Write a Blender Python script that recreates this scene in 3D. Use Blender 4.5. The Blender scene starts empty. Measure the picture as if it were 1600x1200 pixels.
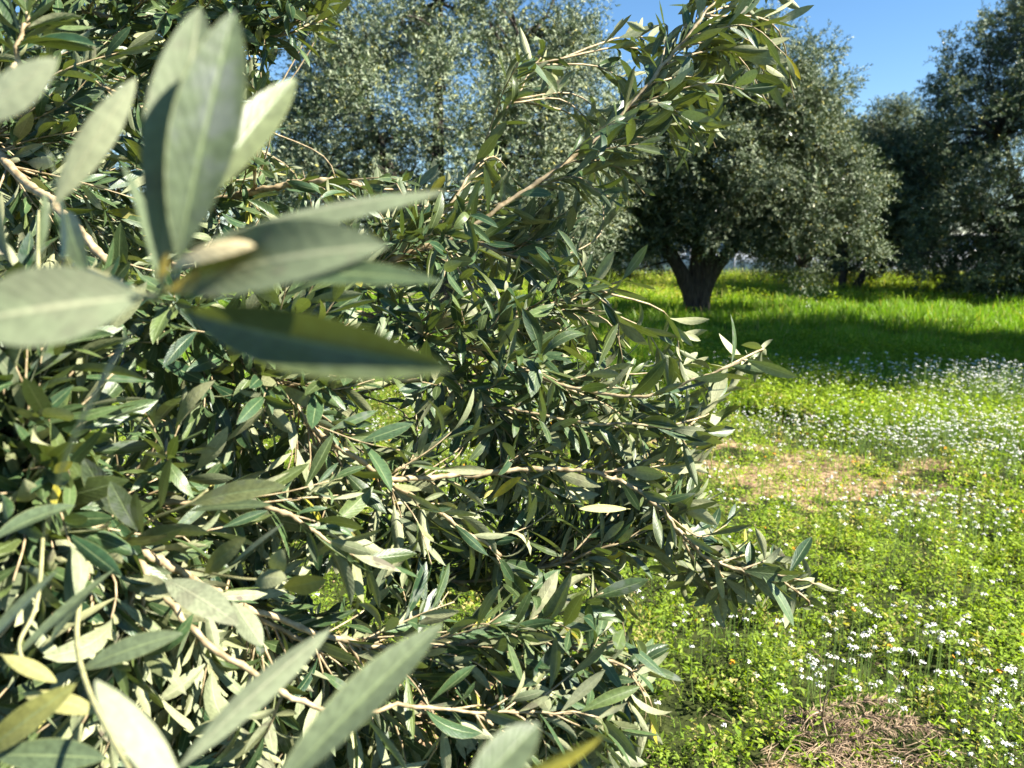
import bpy, math, random
import numpy as np
from mathutils import Vector
rng = np.random.default_rng(11)
random.seed(11)
sc = bpy.context.scene
COL = sc.collection
# ------------------------------------------------------------------ camera
PITCH = math.radians(9.7); CAMZ = 1.55; FPX = 1200.0
cam_d = bpy.data.cameras.new('camera'); cam = bpy.data.objects.new('camera', cam_d); COL.objects.link(cam)
cam.location = (0, 0, CAMZ); cam.rotation_euler = (math.pi/2 - PITCH, 0, 0)
cam_d.sensor_width = 36; cam_d.lens = 27.0; cam_d.clip_start = 0.02; cam_d.clip_end = 2000
cam_d.dof.use_dof = True; cam_d.dof.focus_distance = 1.25; cam_d.dof.aperture_fstop = 7.5
sc.camera = cam
CP = np.array([0, 0, CAMZ]); FW = np.array([0, math.cos(PITCH), -math.sin(PITCH)])
UP = np.array([0, math.sin(PITCH), math.cos(PITCH)]); RT = np.array([1.0, 0, 0])
def P(px, py, d):
    return CP + d*(FW + (px-800)/FPX*RT - (py-600)/FPX*UP)
def proj(V):
    r = V - CP; d = r@FW
    d = np.where(np.abs(d) < 1e-4, 1e-4, d)
    return 800 + FPX*(r@RT)/d, 600 - FPX*(r@UP)/d, d
def G(px, py):
    r = FW + (px-800)/FPX*RT - (py-600)/FPX*UP
    t = -CAMZ/r[2]; return CP + t*r
# ------------------------------------------------------------------ sky, sun
SUN_EL = math.radians(42); SUN_AZ = math.radians(105)      # azimuth clockwise from the view direction (+Y)
sd = Vector((math.sin(SUN_AZ)*math.cos(SUN_EL), math.cos(SUN_AZ)*math.cos(SUN_EL), math.sin(SUN_EL)))
w = bpy.data.worlds.new('World'); sc.world = w; w.use_nodes = True
nt = w.node_tree; bg = nt.nodes['Background']
sky = nt.nodes.new('ShaderNodeTexSky'); sky.sky_type = 'NISHITA'; sky.sun_disc = False
sky.sun_elevation = SUN_EL; sky.sun_rotation = SUN_AZ; sky.air_density = 1.0; sky.dust_density = 0.0; sky.ozone_density = 3.0
hs = nt.nodes.new('ShaderNodeHueSaturation'); hs.inputs['Saturation'].default_value = 1.18
nt.links.new(sky.outputs[0], hs.inputs['Color']); nt.links.new(hs.outputs[0], bg.inputs[0]); bg.inputs[1].default_value = 0.052
sl = bpy.data.lights.new('sun', 'SUN'); sl.energy = 5.0; sl.angle = math.radians(0.5); sl.color = (1.0, 0.945, 0.84)
so = bpy.data.objects.new('sun', sl); COL.objects.link(so); so.rotation_euler = sd.to_track_quat('Z', 'Y').to_euler()
sc.view_settings.view_transform = 'Standard'; sc.view_settings.look = 'None'
sc.view_settings.exposure = 1.95; sc.view_settings.gamma = 1.0
cy = sc.cycles; cy.max_bounces = 4; cy.diffuse_bounces = 1; cy.glossy_bounces = 2; cy.transmission_bounces = 2; cy.transparent_max_bounces = 4
cy.caustics_reflective = False; cy.caustics_refractive = False; cy.sample_clamp_indirect = 6
# ------------------------------------------------------------------ materials
def N(t, kind, **kw):
    n = t.nodes.new(kind)
    for k, v in kw.items(): setattr(n, k, v)
    return n
def mixc(t, fac, a, b, mode='MIX'):
    n = N(t, 'ShaderNodeMix', data_type='RGBA', blend_type=mode)
    for s, v in ((n.inputs[0], fac), (n.inputs[6], a), (n.inputs[7], b)):
        if isinstance(v, bpy.types.NodeSocket): t.links.new(v, s)
        elif isinstance(v, (int, float)): s.default_value = v
        else: s.default_value = (*v, 1)
    return n.outputs[2]
def ramp(t, sock, stops):
    n = N(t, 'ShaderNodeValToRGB'); e = n.color_ramp.elements
    while len(e) < len(stops): e.new(0.5)
    for q, (p, c) in zip(e, stops): q.position = p; q.color = (*c, 1) if not isinstance(c, (int, float)) else (c, c, c, 1)
    t.links.new(sock, n.inputs[0]); return n.outputs[0]
def noise(t, scale, detail=3, co=None):
    n = N(t, 'ShaderNodeTexNoise'); n.inputs['Scale'].default_value = scale; n.inputs['Detail'].default_value = detail
    c = N(t, 'ShaderNodeTexCoord'); t.links.new(co if co else c.outputs['Object'], n.inputs['Vector']); return n.outputs['Fac']
def new_mat(name):
    m = bpy.data.materials.new(name); m.use_nodes = True; t = m.node_tree; t.nodes.clear()
    return m, t, N(t, 'ShaderNodeOutputMaterial')
def math_(t, op, a, b=None, clamp=False):
    n = N(t, 'ShaderNodeMath', operation=op, use_clamp=clamp)
    for i, v in enumerate((a, b)):
        if v is None: continue
        if isinstance(v, bpy.types.NodeSocket): t.links.new(v, n.inputs[i])
        else: n.inputs[i].default_value = v
    return n.outputs[0]
def leaf_material(name, top0, top1, und0, und1, trans_col, trans=0.22, detail=True, rough=0.42, yellow=(0.50, 0.42, 0.03), spec=0.5):
    m, t, out = new_mat(name); L = t.links
    at = N(t, 'ShaderNodeAttribute', attribute_name='tint'); sp = N(t, 'ShaderNodeSeparateColor'); L.new(at.outputs['Color'], sp.inputs[0])
    top = mixc(t, sp.outputs[0], top0, top1); und = mixc(t, sp.outputs[0], und0, und1)
    tr = mixc(t, sp.outputs[0], trans_col, tuple(c*1.25 for c in trans_col))
    top = mixc(t, sp.outputs[1], top, yellow); und = mixc(t, sp.outputs[1], und, tuple(min(1, c*1.15) for c in yellow))
    tr = mixc(t, sp.outputs[1], tr, (0.75, 0.62, 0.05))
    if detail:
        nz = noise(t, 260, 4); b = ramp(t, nz, [(0.3, 0.70), (0.7, 1.2)])
        top = mixc(t, 1.0, top, b, 'MULTIPLY'); und = mixc(t, 0.7, und, b, 'MULTIPLY')
        nz2 = noise(t, 60, 3); blot = ramp(t, nz2, [(0.50, 0.0), (0.62, 0.95)])
        bl = math_(t, 'MULTIPLY', blot, sp.outputs[2])
        top = mixc(t, bl, top, (0.13, 0.15, 0.12)); und = mixc(t, bl, und, (0.10, 0.08, 0.06))
        uv = N(t, 'ShaderNodeUVMap', uv_map='uv'); su = N(t, 'ShaderNodeSeparateXYZ'); L.new(uv.outputs[0], su.inputs[0])
        av = math_(t, 'ABSOLUTE', math_(t, 'SUBTRACT', su.outputs[1], 0.5))
        rib = ramp(t, av, [(0.018, 1.0), (0.045, 0.0)])
        top = mixc(t, math_(t, 'MULTIPLY', rib, 0.75), top, (0.20, 0.25, 0.11)); und = mixc(t, math_(t, 'MULTIPLY', rib, 0.5), und, (0.42, 0.42, 0.26))
        edge = ramp(t, av, [(0.46, 0.0), (0.50, 1.0)]); top = mixc(t, math_(t, 'MULTIPLY', edge, 0.6), top, (0.25, 0.27, 0.10))
        # side veins as a fine oblique wave
        wv = math_(t, 'SINE', math_(t, 'ADD', math_(t, 'MULTIPLY', su.outputs[0], 75.0), math_(t, 'MULTIPLY', av, -34.0)))
        hgt = math_(t, 'ADD', math_(t, 'MULTIPLY', wv, 0.22), math_(t, 'MULTIPLY', rib, -1.6))
        hgt = math_(t, 'ADD', hgt, math_(t, 'MULTIPLY', nz, 1.6))
        bp = N(t, 'ShaderNodeBump'); bp.inputs['Strength'].default_value = 0.35; bp.inputs['Distance'].default_value = 0.0005; L.new(hgt, bp.inputs['Height'])
    geo = N(t, 'ShaderNodeNewGeometry')
    col = mixc(t, geo.outputs['Backfacing'], top, und)
    pb = N(t, 'ShaderNodeBsdfPrincipled'); L.new(col, pb.inputs['Base Color'])
    rf = math_(t, 'ADD', math_(t, 'MULTIPLY', geo.outputs['Backfacing'], 0.3), rough); L.new(rf, pb.inputs['Roughness'])
    pb.inputs['Specular IOR Level'].default_value = spec
    tl = N(t, 'ShaderNodeBsdfTranslucent'); L.new(tr, tl.inputs[0])
    if detail: L.new(bp.outputs[0], pb.inputs['Normal'])
    mx = N(t, 'ShaderNodeMixShader'); mx.inputs[0].default_value = trans
    L.new(pb.outputs[0], mx.inputs[1]); L.new(tl.outputs[0], mx.inputs[2]); L.new(mx.outputs[0], out.inputs[0])
    return m
M_LEAF = leaf_material('olive_leaf', (0.015, 0.045, 0.020), (0.066, 0.118, 0.045), (0.11, 0.145, 0.075), (0.37, 0.38, 0.215), (0.12, 0.18, 0.02), 0.15)
M_NEAR = leaf_material('dusty_olive_leaf', (0.045, 0.075, 0.034), (0.115, 0.145, 0.075), (0.12, 0.15, 0.08), (0.31, 0.335, 0.20), (0.14, 0.19, 0.03), 0.16)
M_YOUNG = leaf_material('young_yellow_leaf', (0.42, 0.33, 0.08), (0.66, 0.52, 0.24), (0.55, 0.44, 0.18), (0.70, 0.58, 0.32), (0.6, 0.45, 0.08), 0.25)
M_FAR = leaf_material('olive_leaf_far', (0.026, 0.060, 0.032), (0.085, 0.135, 0.068), (0.09, 0.135, 0.08), (0.29, 0.34, 0.215), (0.12, 0.18, 0.05), 0.10, detail=False, rough=0.36)
M_GRASS = leaf_material('grass_blade', (0.055, 0.16, 0.006), (0.20, 0.33, 0.018), (0.06, 0.17, 0.010), (0.20, 0.33, 0.02), (0.20, 0.42, 0.010), 0.33, detail=False, rough=0.45, yellow=(0.42, 0.37, 0.14), spec=0.3)
M_HERB = leaf_material('herb_leaf', (0.06, 0.125, 0.010), (0.34, 0.47, 0.022), (0.06, 0.13, 0.010), (0.34, 0.47, 0.03), (0.34, 0.50, 0.012), 0.34, detail=False, rough=0.5, yellow=(0.42, 0.34, 0.13), spec=0.3)
def simple_mat(name, c0, c1, scale=30, rough=0.8, bump=0.3, dist=0.01, stops=(0.35, 0.65), stretch=None):
    m, t, out = new_mat(name); L = t.links
    tc = N(t, 'ShaderNodeTexCoord'); mp = N(t, 'ShaderNodeMapping'); L.new(tc.outputs['Object'], mp.inputs[0])
    if stretch: mp.inputs['Scale'].default_value = stretch
    nz = noise(t, scale, 5, mp.outputs[0]); col = ramp(t, nz, [(stops[0], c0), (stops[1], c1)])
    pb = N(t, 'ShaderNodeBsdfPrincipled'); L.new(col, pb.inputs['Base Color']); pb.inputs['Roughness'].default_value = rough
    bp = N(t, 'ShaderNodeBump'); bp.inputs['Strength'].default_value = bump; bp.inputs['Distance'].default_value = dist
    L.new(nz, bp.inputs['Height']); L.new(bp.outputs[0], pb.inputs['Normal']); L.new(pb.outputs[0], out.inputs[0]); return m
M_TWIG = simple_mat('young_olive_bark', (0.20, 0.145, 0.07), (0.46, 0.36, 0.21), 90, 0.65, 0.4, 0.002)
M_SHOOT = simple_mat('green_shoot', (0.26, 0.27, 0.12), (0.42, 0.38, 0.18), 120, 0.6, 0.2, 0.001)
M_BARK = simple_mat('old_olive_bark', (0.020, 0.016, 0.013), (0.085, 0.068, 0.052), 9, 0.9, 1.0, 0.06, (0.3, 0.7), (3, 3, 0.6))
M_DRY = simple_mat('dry_stalk', (0.12, 0.075, 0.045), (0.42, 0.30, 0.19), 40, 0.85, 0.2, 0.002)
M_PETAL = simple_mat('white_petal', (0.74, 0.72, 0.64), (0.82, 0.80, 0.74), 300, 0.6, 0.0)
M_ORANGE = simple_mat('orange_petal', (0.85, 0.30, 0.01), (0.9, 0.42, 0.02), 300, 0.6, 0.0)
M_STEM = simple_mat('flower_stem', (0.10, 0.18, 0.03), (0.20, 0.28, 0.06), 60, 0.6, 0.0)
M_WALL = simple_mat('pale_plaster', (0.66, 0.70, 0.78), (0.76, 0.79, 0.84), 2.5, 0.8, 0.1, 0.01)
M_TILE = simple_mat('grey_roofing', (0.25, 0.26, 0.28), (0.36, 0.37, 0.40), 3, 0.7, 0.2, 0.01)
M_DARK = simple_mat('dark_glass', (0.03, 0.035, 0.045), (0.05, 0.055, 0.07), 3, 0.25, 0.0)
M_HOSE = simple_mat('black_hose', (0.012, 0.012, 0.013), (0.03, 0.03, 0.03), 20, 0.5, 0.0)
def ground_mat():
    m, t, out = new_mat('soil_and_moss'); L = t.links
    n1 = noise(t, 0.9, 5); n2 = noise(t, 22, 6); n3 = noise(t, 3.0, 4)
    soil = ramp(t, n2, [(0.32, (0.10, 0.062, 0.034)), (0.5, (0.25, 0.165, 0.092)), (0.68, (0.42, 0.30, 0.185))])
    green = ramp(t, n2, [(0.3, (0.012, 0.018, 0.005)), (0.7, (0.045, 0.055, 0.014))])
    at = N(t, 'ShaderNodeAttribute', attribute_name='bare')
    f = math_(t, 'ADD', at.outputs['Fac'], math_(t, 'MULTIPLY', math_(t, 'SUBTRACT', n3, 0.5), 0.9)); f = ramp(t, f, [(0.42, 0.0), (0.56, 1.0)])
    col = mixc(t, f, green, soil)
    pb = N(t, 'ShaderNodeBsdfPrincipled'); L.new(col, pb.inputs['Base Color']); pb.inputs['Roughness'].default_value = 0.95; pb.inputs['Specular IOR Level'].default_value = 0.1
    bp = N(t, 'ShaderNodeBump'); bp.inputs['Strength'].default_value = 0.9; bp.inputs['Distance'].default_value = 0.03
    L.new(n2, bp.inputs['Height']); L.new(bp.outputs[0], pb.inputs['Normal']); L.new(pb.outputs[0], out.inputs[0]); return m
M_GROUND = ground_mat()
# ------------------------------------------------------------------ helpers
def tag(o, label=None, cat=None, group=None, kind=None):
    for k, v in (('label', label), ('category', cat), ('group', group), ('kind', kind)):
        if v: o[k] = v
    return o
def empty(name, loc=(0, 0, 0)):
    o = bpy.data.objects.new(name, None); COL.objects.link(o); o.location = loc; o.empty_display_size = 0.2; return o
def mesh_np(name, V, polys, mat, parent=None, uv=None, tint=None, smooth=True, extra=None):
    """V (n,3) world coordinates; polys list of (m,k) int arrays"""
    V = np.asarray(V, dtype=np.float64)
    org = np.zeros(3)
    if parent is not None:
        q = parent
        while q is not None: org += np.array(q.location); q = q.parent
    me = bpy.data.meshes.new(name)
    me.vertices.add(len(V)); me.vertices.foreach_set('co', (V-org).astype(np.float32).ravel())
    polys = [np.asarray(p, dtype=np.int32) for p in polys if len(p)]
    loops = np.concatenate([p.ravel() for p in polys]); tot = np.concatenate([np.full(len(p), p.shape[1], dtype=np.int32) for p in polys])
    start = np.concatenate([[0], np.cumsum(tot)[:-1]]).astype(np.int32)
    me.loops.add(len(loops)); me.loops.foreach_set('vertex_index', loops)
    me.polygons.add(len(tot)); me.polygons.foreach_set('loop_start', start); me.polygons.foreach_set('loop_total', tot)
    if smooth: me.polygons.foreach_set('use_smooth', np.ones(len(tot), dtype=bool))
    if uv is not None:
        l = me.uv_layers.new(name='uv'); l.data.foreach_set('uv', uv[loops].astype(np.float32).ravel())
    if tint is not None:
        a = me.color_attributes.new('tint', 'FLOAT_COLOR', 'POINT')
        a.data.foreach_set('color', np.c_[tint, np.ones(len(tint))].astype(np.float32).ravel())
    if extra is not None:
        a = me.attributes.new('bare', 'FLOAT', 'POINT'); a.data.foreach_set('value', extra.astype(np.float32))
    me.update(calc_edges=True); me.materials.append(mat)
    o = bpy.data.objects.new(name, me); COL.objects.link(o)
    if parent is not None: o.parent = parent
    return o
def norm(a): return a/np.maximum(np.linalg.norm(a, axis=-1, keepdims=True), 1e-9)
class MB:
    def __init__(s): s.V = []; s.Q = []; s.T = []; s.C = []; s.n = 0
    def add(s, V, Q=None, T=None, C=None):
        s.V.append(V)
        if Q is not None and len(Q): s.Q.append(np.asarray(Q)+s.n)
        if T is not None and len(T): s.T.append(np.asarray(T)+s.n)
        if C is not None: s.C.append(C)
        s.n += len(V)
    def tube(s, pts, rad, seg=6, wob=0.0):
        pts = np.asarray(pts, float); n = len(pts); rad = np.broadcast_to(np.asarray(rad, float), (n,))
        tg = norm(np.gradient(pts, axis=0)); ref = np.array([0.0, 0, 1]) if abs(tg[0][2]) < 0.9 else np.array([1.0, 0, 0])
        a = np.linspace(0, 2*np.pi, seg, endpoint=False); R = []
        u = norm(np.cross(tg[0], ref))
        for i in range(n):
            u = norm(u - tg[i]*(u@tg[i])); v = np.cross(tg[i], u)
            r = rad[i]*(1+wob*rng.uniform(-1, 1, seg))
            R.append(pts[i] + (np.cos(a)*r)[:, None]*u + (np.sin(a)*r)[:, None]*v)
        V = np.concatenate(R); i = np.arange(n-1)[:, None]*seg; j = np.arange(seg)[None]; k = (j+1) % seg
        Q = np.stack([i+j, i+k, i+seg+k, i+seg+j], -1).reshape(-1, 4)
        V = np.concatenate([V, pts[:1], pts[-1:]]); b = n*seg; jj = np.arange(seg); kk = (jj+1) % seg
        T = np.concatenate([np.c_[kk, jj, np.full(seg, b)], np.c_[b-seg+jj, b-seg+kk, np.full(seg, b+1)]])
        s.add(V, Q, T)
    def box(s, c, h):
        V = np.array([[x, y, z] for x in (-1, 1) for y in (-1, 1) for z in (-1, 1)])*np.array(h)+np.array(c)
        s.add(V, [[0, 1, 3, 2], [4, 6, 7, 5], [0, 4, 5, 1], [2, 3, 7, 6], [0, 2, 6, 4], [1, 5, 7, 3]])
    def build(s, name, mat, parent=None, smooth=True):
        return mesh_np(name, np.concatenate(s.V), ([np.concatenate(s.Q)] if s.Q else [])+([np.concatenate(s.T)] if s.T else []), mat, parent, smooth=smooth)
def spline(pts, n):
    """Catmull-Rom through pts"""
    pts = np.asarray(pts, float)
    if len(pts) == 2: return pts[0]+(pts[1]-pts[0])*np.linspace(0, 1, n)[:, None]
    q = np.vstack([2*pts[0]-pts[1], pts, 2*pts[-1]-pts[-2]]); t = np.linspace(0, len(pts)-1-1e-6, n); i = t.astype(int); f = (t-i)[:, None]
    p0, p1, p2, p3 = q[i], q[i+1], q[i+2], q[i+3]
    return 0.5*((2*p1)+(-p0+p2)*f+(2*p0-5*p1+4*p2-p3)*f**2+(-p0+3*p1-3*p2+p3)*f**3)
def leaves(B, A, Nn, L, W, bend, twist, cup, nr=8, nc=5, blunt=None):
    """leaf surfaces: B base, A axis, Nn upper normal. returns V, Q, uv, leaf index"""
    n = len(B); A = norm(A); Nn = norm(Nn - A*(Nn*A).sum(1, keepdims=True)); S = np.cross(A, Nn)
    t = np.linspace(0, 1, nr); v = np.linspace(-1, 1, nc)
    be = np.where(np.abs(bend) < 1e-3, 1e-3, bend)[:, None]
    ax = np.sin(be*t)/be*L[:, None]; dn = (1-np.cos(be*t))/be*L[:, None]
    C = B[:, None]+A[:, None]*ax[..., None]-Nn[:, None]*dn[..., None]
    cb, sb = np.cos(be*t)[..., None], np.sin(be*t)[..., None]
    nn = Nn[:, None]*cb+A[:, None]*sb
    tw = (twist[:, None]*t)[..., None]; ss = S[:, None]*np.cos(tw)+nn*np.sin(tw); nn2 = nn*np.cos(tw)-S[:, None]*np.sin(tw)
    prof = np.sin(np.pi*np.clip((t-0.05)/0.95, 0, 1)**1.08)**0.72; prof = np.where(t < 0.07, 0.07, prof); prof[-1] = 0.03
    wd = (W[:, None]/2*prof)[..., None, None]
    vv = v[None, None, :, None]
    V = C[:, :, None]+ss[:, :, None]*vv*wd+nn2[:, :, None]*(np.abs(vv)**1.5)*wd*cup[:, None, None, None]
    uv = np.stack(np.broadcast_arrays(t[None, :, None], (v/2+0.5)[None, None, :]), -1)
    uv = np.broadcast_to(uv, (n, nr, nc, 2)).reshape(-1, 2)
    i = np.arange(nr-1)[:, None]*nc; j = np.arange(nc-1)[None]
    q = np.stack([i+j, i+j+1, i+nc+j+1, i+nc+j], -1).reshape(-1, 4)
    Q = (np.arange(n)[:, None, None]*nr*nc+q[None]).reshape(-1, 4)
    return V.reshape(-1, 3), Q, uv, np.repeat(np.arange(n), nr*nc)
def inpoly(x, y, poly):
    poly = np.asarray(poly, float); x1, y1 = poly[:, 0], poly[:, 1]; x2, y2 = np.roll(x1, -1), np.roll(y1, -1)
    x = np.asarray(x)[..., None]; y = np.asarray(y)[..., None]
    c = ((y1 > y) != (y2 > y)) & (x < (x2-x1)*(y-y1)/(y2-y1+1e-12)+x1)
    return c.sum(-1) % 2 == 1
# ------------------------------------------------------------------ ground
def lush(x, y):
    """1 beyond the edge of the tall growth, 0 on the near flowered ground"""
    edge = np.interp(x, [-6, 1.2, 2.2, 2.7, 3.8, 5.2, 9], [7.8, 7.8, 7.1, 6.1, 5.4, 4.9, 4.3]) + 0.10*np.sin(5.1*x+1)
    return np.clip((y-edge)/0.45, 0, 1)
def bare(x, y):
    d1 = np.sqrt(((x-2.0)/1.35)**2+((y-5.35)/0.85)**2)
    d2 = np.sqrt(((x-1.3)/1.3)**2+((y-6.3)/0.75)**2)
    d3 = np.sqrt(((x+0.25)/0.85)**2+((y-2.2)/0.55)**2)
    d4 = np.sqrt(((x+2.2)/1.5)**2+((y-2.6)/1.2)**2)
    d5 = np.sqrt(((x-1.1)/0.7)**2+((y-2.05)/0.22)**2)
    s = 0
    for d, k in ((d1, 1.0), (d2, 0.75), (d3, 0.85), (d4, 0.8), (d5, 0.7)): s = np.maximum(s, 0.85*k*np.clip(1.15-d+0.28*np.sin(5*x+2*y)*np.sin(4.3*y-x)+0.2*np.sin(13*x-3*y)*np.sin(11*y+2*x), 0, 1)**0.8)
    return s
def hz(x, y):
    h = 0.035*np.sin(0.9*x+0.4)*np.cos(0.7*y)+0.02*np.sin(2.3*x+1.1*y)+0.10*lush(x, y)
    h += 0.012*np.sin(7.1*x+3*y)*np.sin(6.3*y-2*x)
    return h
gx = np.unique(np.concatenate([-np.geomspace(9, 600, 30), np.linspace(-9, 16, 210), np.geomspace(16, 600, 30)]))
gy = np.unique(np.concatenate([-np.geomspace(2, 400, 20), np.linspace(-2, 12, 170), np.linspace(12, 40, 90), np.geomspace(40, 900, 30)]))
X, Y = np.meshgrid(gx, gy); Z = hz(X, Y)*np.clip((300-np.abs(Y)-np.abs(X))/200, 0, 1)
V = np.stack([X, Y, Z], -1).reshape(-1, 3); nxg = len(gx)
ii, jj = np.meshgrid(np.arange(len(gy)-1), np.arange(nxg-1), indexing='ij'); a = (ii*nxg+jj).ravel()
tag(mesh_np('ground', V, [np.c_[a, a+1, a+nxg+1, a+nxg]], M_GROUND, extra=bare(X, Y).ravel()*1.0), 'ground of brown soil under the grass', kind='structure')
# ------------------------------------------------------------------ low plants
def scatter(dens, ymin, ymax, margin=0.8, n=None):
    """points in the viewing wedge between two distances, count per square metre"""
    wmax = 0.70*ymax+margin; n = int(dens*(ymax-ymin)*2*wmax)
    y = rng.uniform(ymin, ymax, n); x = rng.uniform(-wmax, wmax, n)
    k = np.abs(x) < 0.70*y+margin; return x[k], y[k]
def blades(x, y, h, wd, lean=0.45, tint=None):
    n = len(x); az = rng.uniform(0, 2*np.pi, n); D = np.c_[np.cos(az), np.sin(az), np.zeros(n)]
    fa = rng.uniform(0, 2*np.pi, n); S = np.c_[np.cos(fa), np.sin(fa), np.zeros(n)]
    B = np.c_[x, y, hz(x, y)-0.01]; le = rng.uniform(0.05, 1, n)*lean; R = []
    for t, k in ((0, 1.0), (0.45, 0.85), (0.8, 0.5)):
        c = B+D*(h*le*t**2)[:, None]+np.c_[np.zeros(n), np.zeros(n), h*(t-0.25*le*t**2)]
        R += [c-S*(wd*k/2)[:, None], c+S*(wd*k/2)[:, None]]
    R.append(B+D*(h*le)[:, None]+np.c_[np.zeros(n), np.zeros(n), h*(1-0.25*le)])
    V = np.stack(R, 1).reshape(-1, 3); o = np.arange(n)[:, None]*7
    Q = np.concatenate([o+np.array([[0, 1, 3, 2]]), o+np.array([[2, 3, 5, 4]])]); T = o+np.array([[4, 5, 6]])
    return V, Q, T, np.repeat(tint, 7, axis=0)
def tints(n, x, y, yel=0.08, rnd=0.6):
    big = 0.5+0.5*np.sin(0.9*x+1.3*np.sin(0.5*y))*np.cos(0.8*y+0.7)
    r = np.clip(0.35*big+rng.uniform(0, 1, n)*rnd+0.1, 0, 1); g = np.where(rng.uniform(0, 1, n) < yel, rng.uniform(0.4, 1, n), rng.uniform(0, 0.12, n))
    return np.c_[r, g, np.zeros(n)]
def merge(name, parts, mat, **kw):
    V, Q, T, C, n = [], [], [], [], 0
    for p in parts:
        V.append(p[0]); Q.append(p[1]+n); T.append(p[2]+n) if len(p[2]) else None; C.append(p[3]); n += len(p[0])
    return mesh_np(name, np.concatenate(V), [np.concatenate(Q)]+([np.concatenate(T)] if T else []), mat, tint=np.concatenate(C), smooth=False, **kw)
parts = []
for (y0, y1, dn, hh, ww) in ((4.6, 9, 1600, 0.17, 0.009), (9, 14, 750, 0.22, 0.013), (14, 20, 330, 0.34, 0.020), (20, 29, 140, 0.40, 0.030)):
    x, y = scatter(dn, y0, y1); lu = lush(x, y); k = rng.uniform(0, 1, len(x)) < lu*0.97+0.03; x, y = x[k], y[k]
    tall = 0.75+0.3*np.sin(1.3*x+0.6*y)*np.sin(0.9*y-0.5*x)+0.35*np.sin(4.7*x+1.1*np.sin(2*y))*np.sin(3.9*y+2)
    h = hh*rng.uniform(0.45, 1.25, len(x))*tall; h = np.maximum(h, 0.03); parts.append(blades(x, y, h, ww*rng.uniform(0.6, 1.3, len(x)), 0.7, tints(len(x), x, y)))
x, y = scatter(380, 1.2, 6.8); k = rng.uniform(0, 1, len(x)) > bare(x, y)*0.6+0.05; x, y = x[k], y[k]
parts.append(blades(x, y, rng.uniform(0.03, 0.13, len(x)), rng.uniform(0.002, 0.004, len(x)), 1.0, tints(len(x), x, y, 0.16)))
tag(merge('grass', parts, M_GRASS), 'bright green grass growing across the grove', 'grass', kind='stuff')
# herbs: stalks with many small leaves
def herbs(x, y, h, nl, ls, spread, yel=0.05, wr=0.45):
    n = len(x); m = n*nl; X = np.repeat(x, nl); Y = np.repeat(y, nl); H = np.repeat(h, nl); sp = np.repeat(spread, nl)
    az = rng.uniform(0, 2*np.pi, m); rr = sp*rng.uniform(0.05, 1, m)**0.7; z = H*(rng.uniform(0.02, 1, m)**0.8)*(1-0.35*(rr/sp)**2)
    B = np.c_[X+np.cos(az)*rr, Y+np.sin(az)*rr, hz(X, Y)+z]; el = rng.uniform(-0.3, 1.0, m); aa = az+rng.normal(0, 0.7, m)
    A = np.c_[np.cos(aa)*np.cos(el), np.sin(aa)*np.cos(el), np.sin(el)]; S = norm(np.cross(A, rng.normal(0, 0.45, (m, 3))+np.array([0, 0, 1.0])))
    U = np.cross(S, A); L = np.repeat(ls, nl)*rng.uniform(0.5, 1.25, m); W = L*wr*rng.uniform(0.7, 1.2, m)
    c = B+A*(L*0.55)[:, None]
    V = np.stack([B, c+S*(W/2)[:, None]+U*(W*0.18)[:, None], B+A*L[:, None]-U*(L*0.1)[:, None], c-S*(W/2)[:, None]+U*(W*0.18)[:, None]], 1).reshape(-1, 3)
    Q = np.arange(m)[:, None]*4+np.array([[0, 3, 2, 1]]); tt = tints(n, x, y, yel, 0.35); tt = np.repeat(tt, nl, axis=0)
    tt[:, 0] = np.clip(tt[:, 0]+rng.uniform(-0.3, 0.3, m), 0, 1); return V, Q, np.zeros((0, 3), int), np.repeat(tt, 4, axis=0)
parts = []
x, y = scatter(260, 1.2, 4.2); k = rng.uniform(0, 1, len(x)) > np.maximum(bare(x, y), 0.8*(np.sin(7.3*x+2*np.sin(2.7*y))*np.sin(6.7*y+1.5*np.sin(3.1*x)) > 0.45))-0.03; x, y = x[k], y[k]; n = len(x)
cl = 0.8+0.35*np.sin(2.9*x+1.0)*np.sin(2.6*y+0.3)+0.5*np.sin(8.3*x+2*np.sin(3*y))*np.sin(9.1*y); cl = np.maximum(cl, 0.15)
parts.append(herbs(x, y, rng.uniform(0.08, 0.30, n)*cl, 34, rng.uniform(0.013, 0.032, n), rng.uniform(0.02, 0.06, n), 0.10, 0.40))
x, y = scatter(200, 4.2, 8.2); k = rng.uniform(0, 1, len(x)) > np.maximum(np.minimum(bare(x, y)*0.9, 0.66), 0.7*(np.sin(5.3*x+2*np.sin(1.7*y))*np.sin(4.7*y+1.5*np.sin(2.1*x)) > 0.5)); x, y = x[k], y[k]; n = len(x)
parts.append(herbs(x, y, rng.uniform(0.04, 0.24, n)*(0.75+0.6*np.sin(6.3*x)*np.sin(5.7*y+x))+0.08*lush(x, y), 24, rng.uniform(0.018, 0.034, n), rng.uniform(0.04, 0.09, n), 0.16, 0.4))
x, y = scatter(85, 4.6, 13); k = (rng.uniform(0, 1, len(x)) < lush(x, y)) & (rng.uniform(0, 1, len(x)) < 0.30+0.65*(x > 1.0)*np.clip((12.5-y)/3, 0, 1)); x, y = x[k], y[k]; n = len(x)
parts.append(herbs(x, y, rng.uniform(0.12, 0.30, n)*(0.8+0.35*np.sin(1.9*x+y)), 34, rng.uniform(0.03, 0.055, n), rng.uniform(0.08, 0.15, n), 0.02))
q_ = G(1545, 655); n = 70; x = q_[0]+rng.normal(0, 0.32, n); y = q_[1]+rng.normal(0, 0.3, n)
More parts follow.
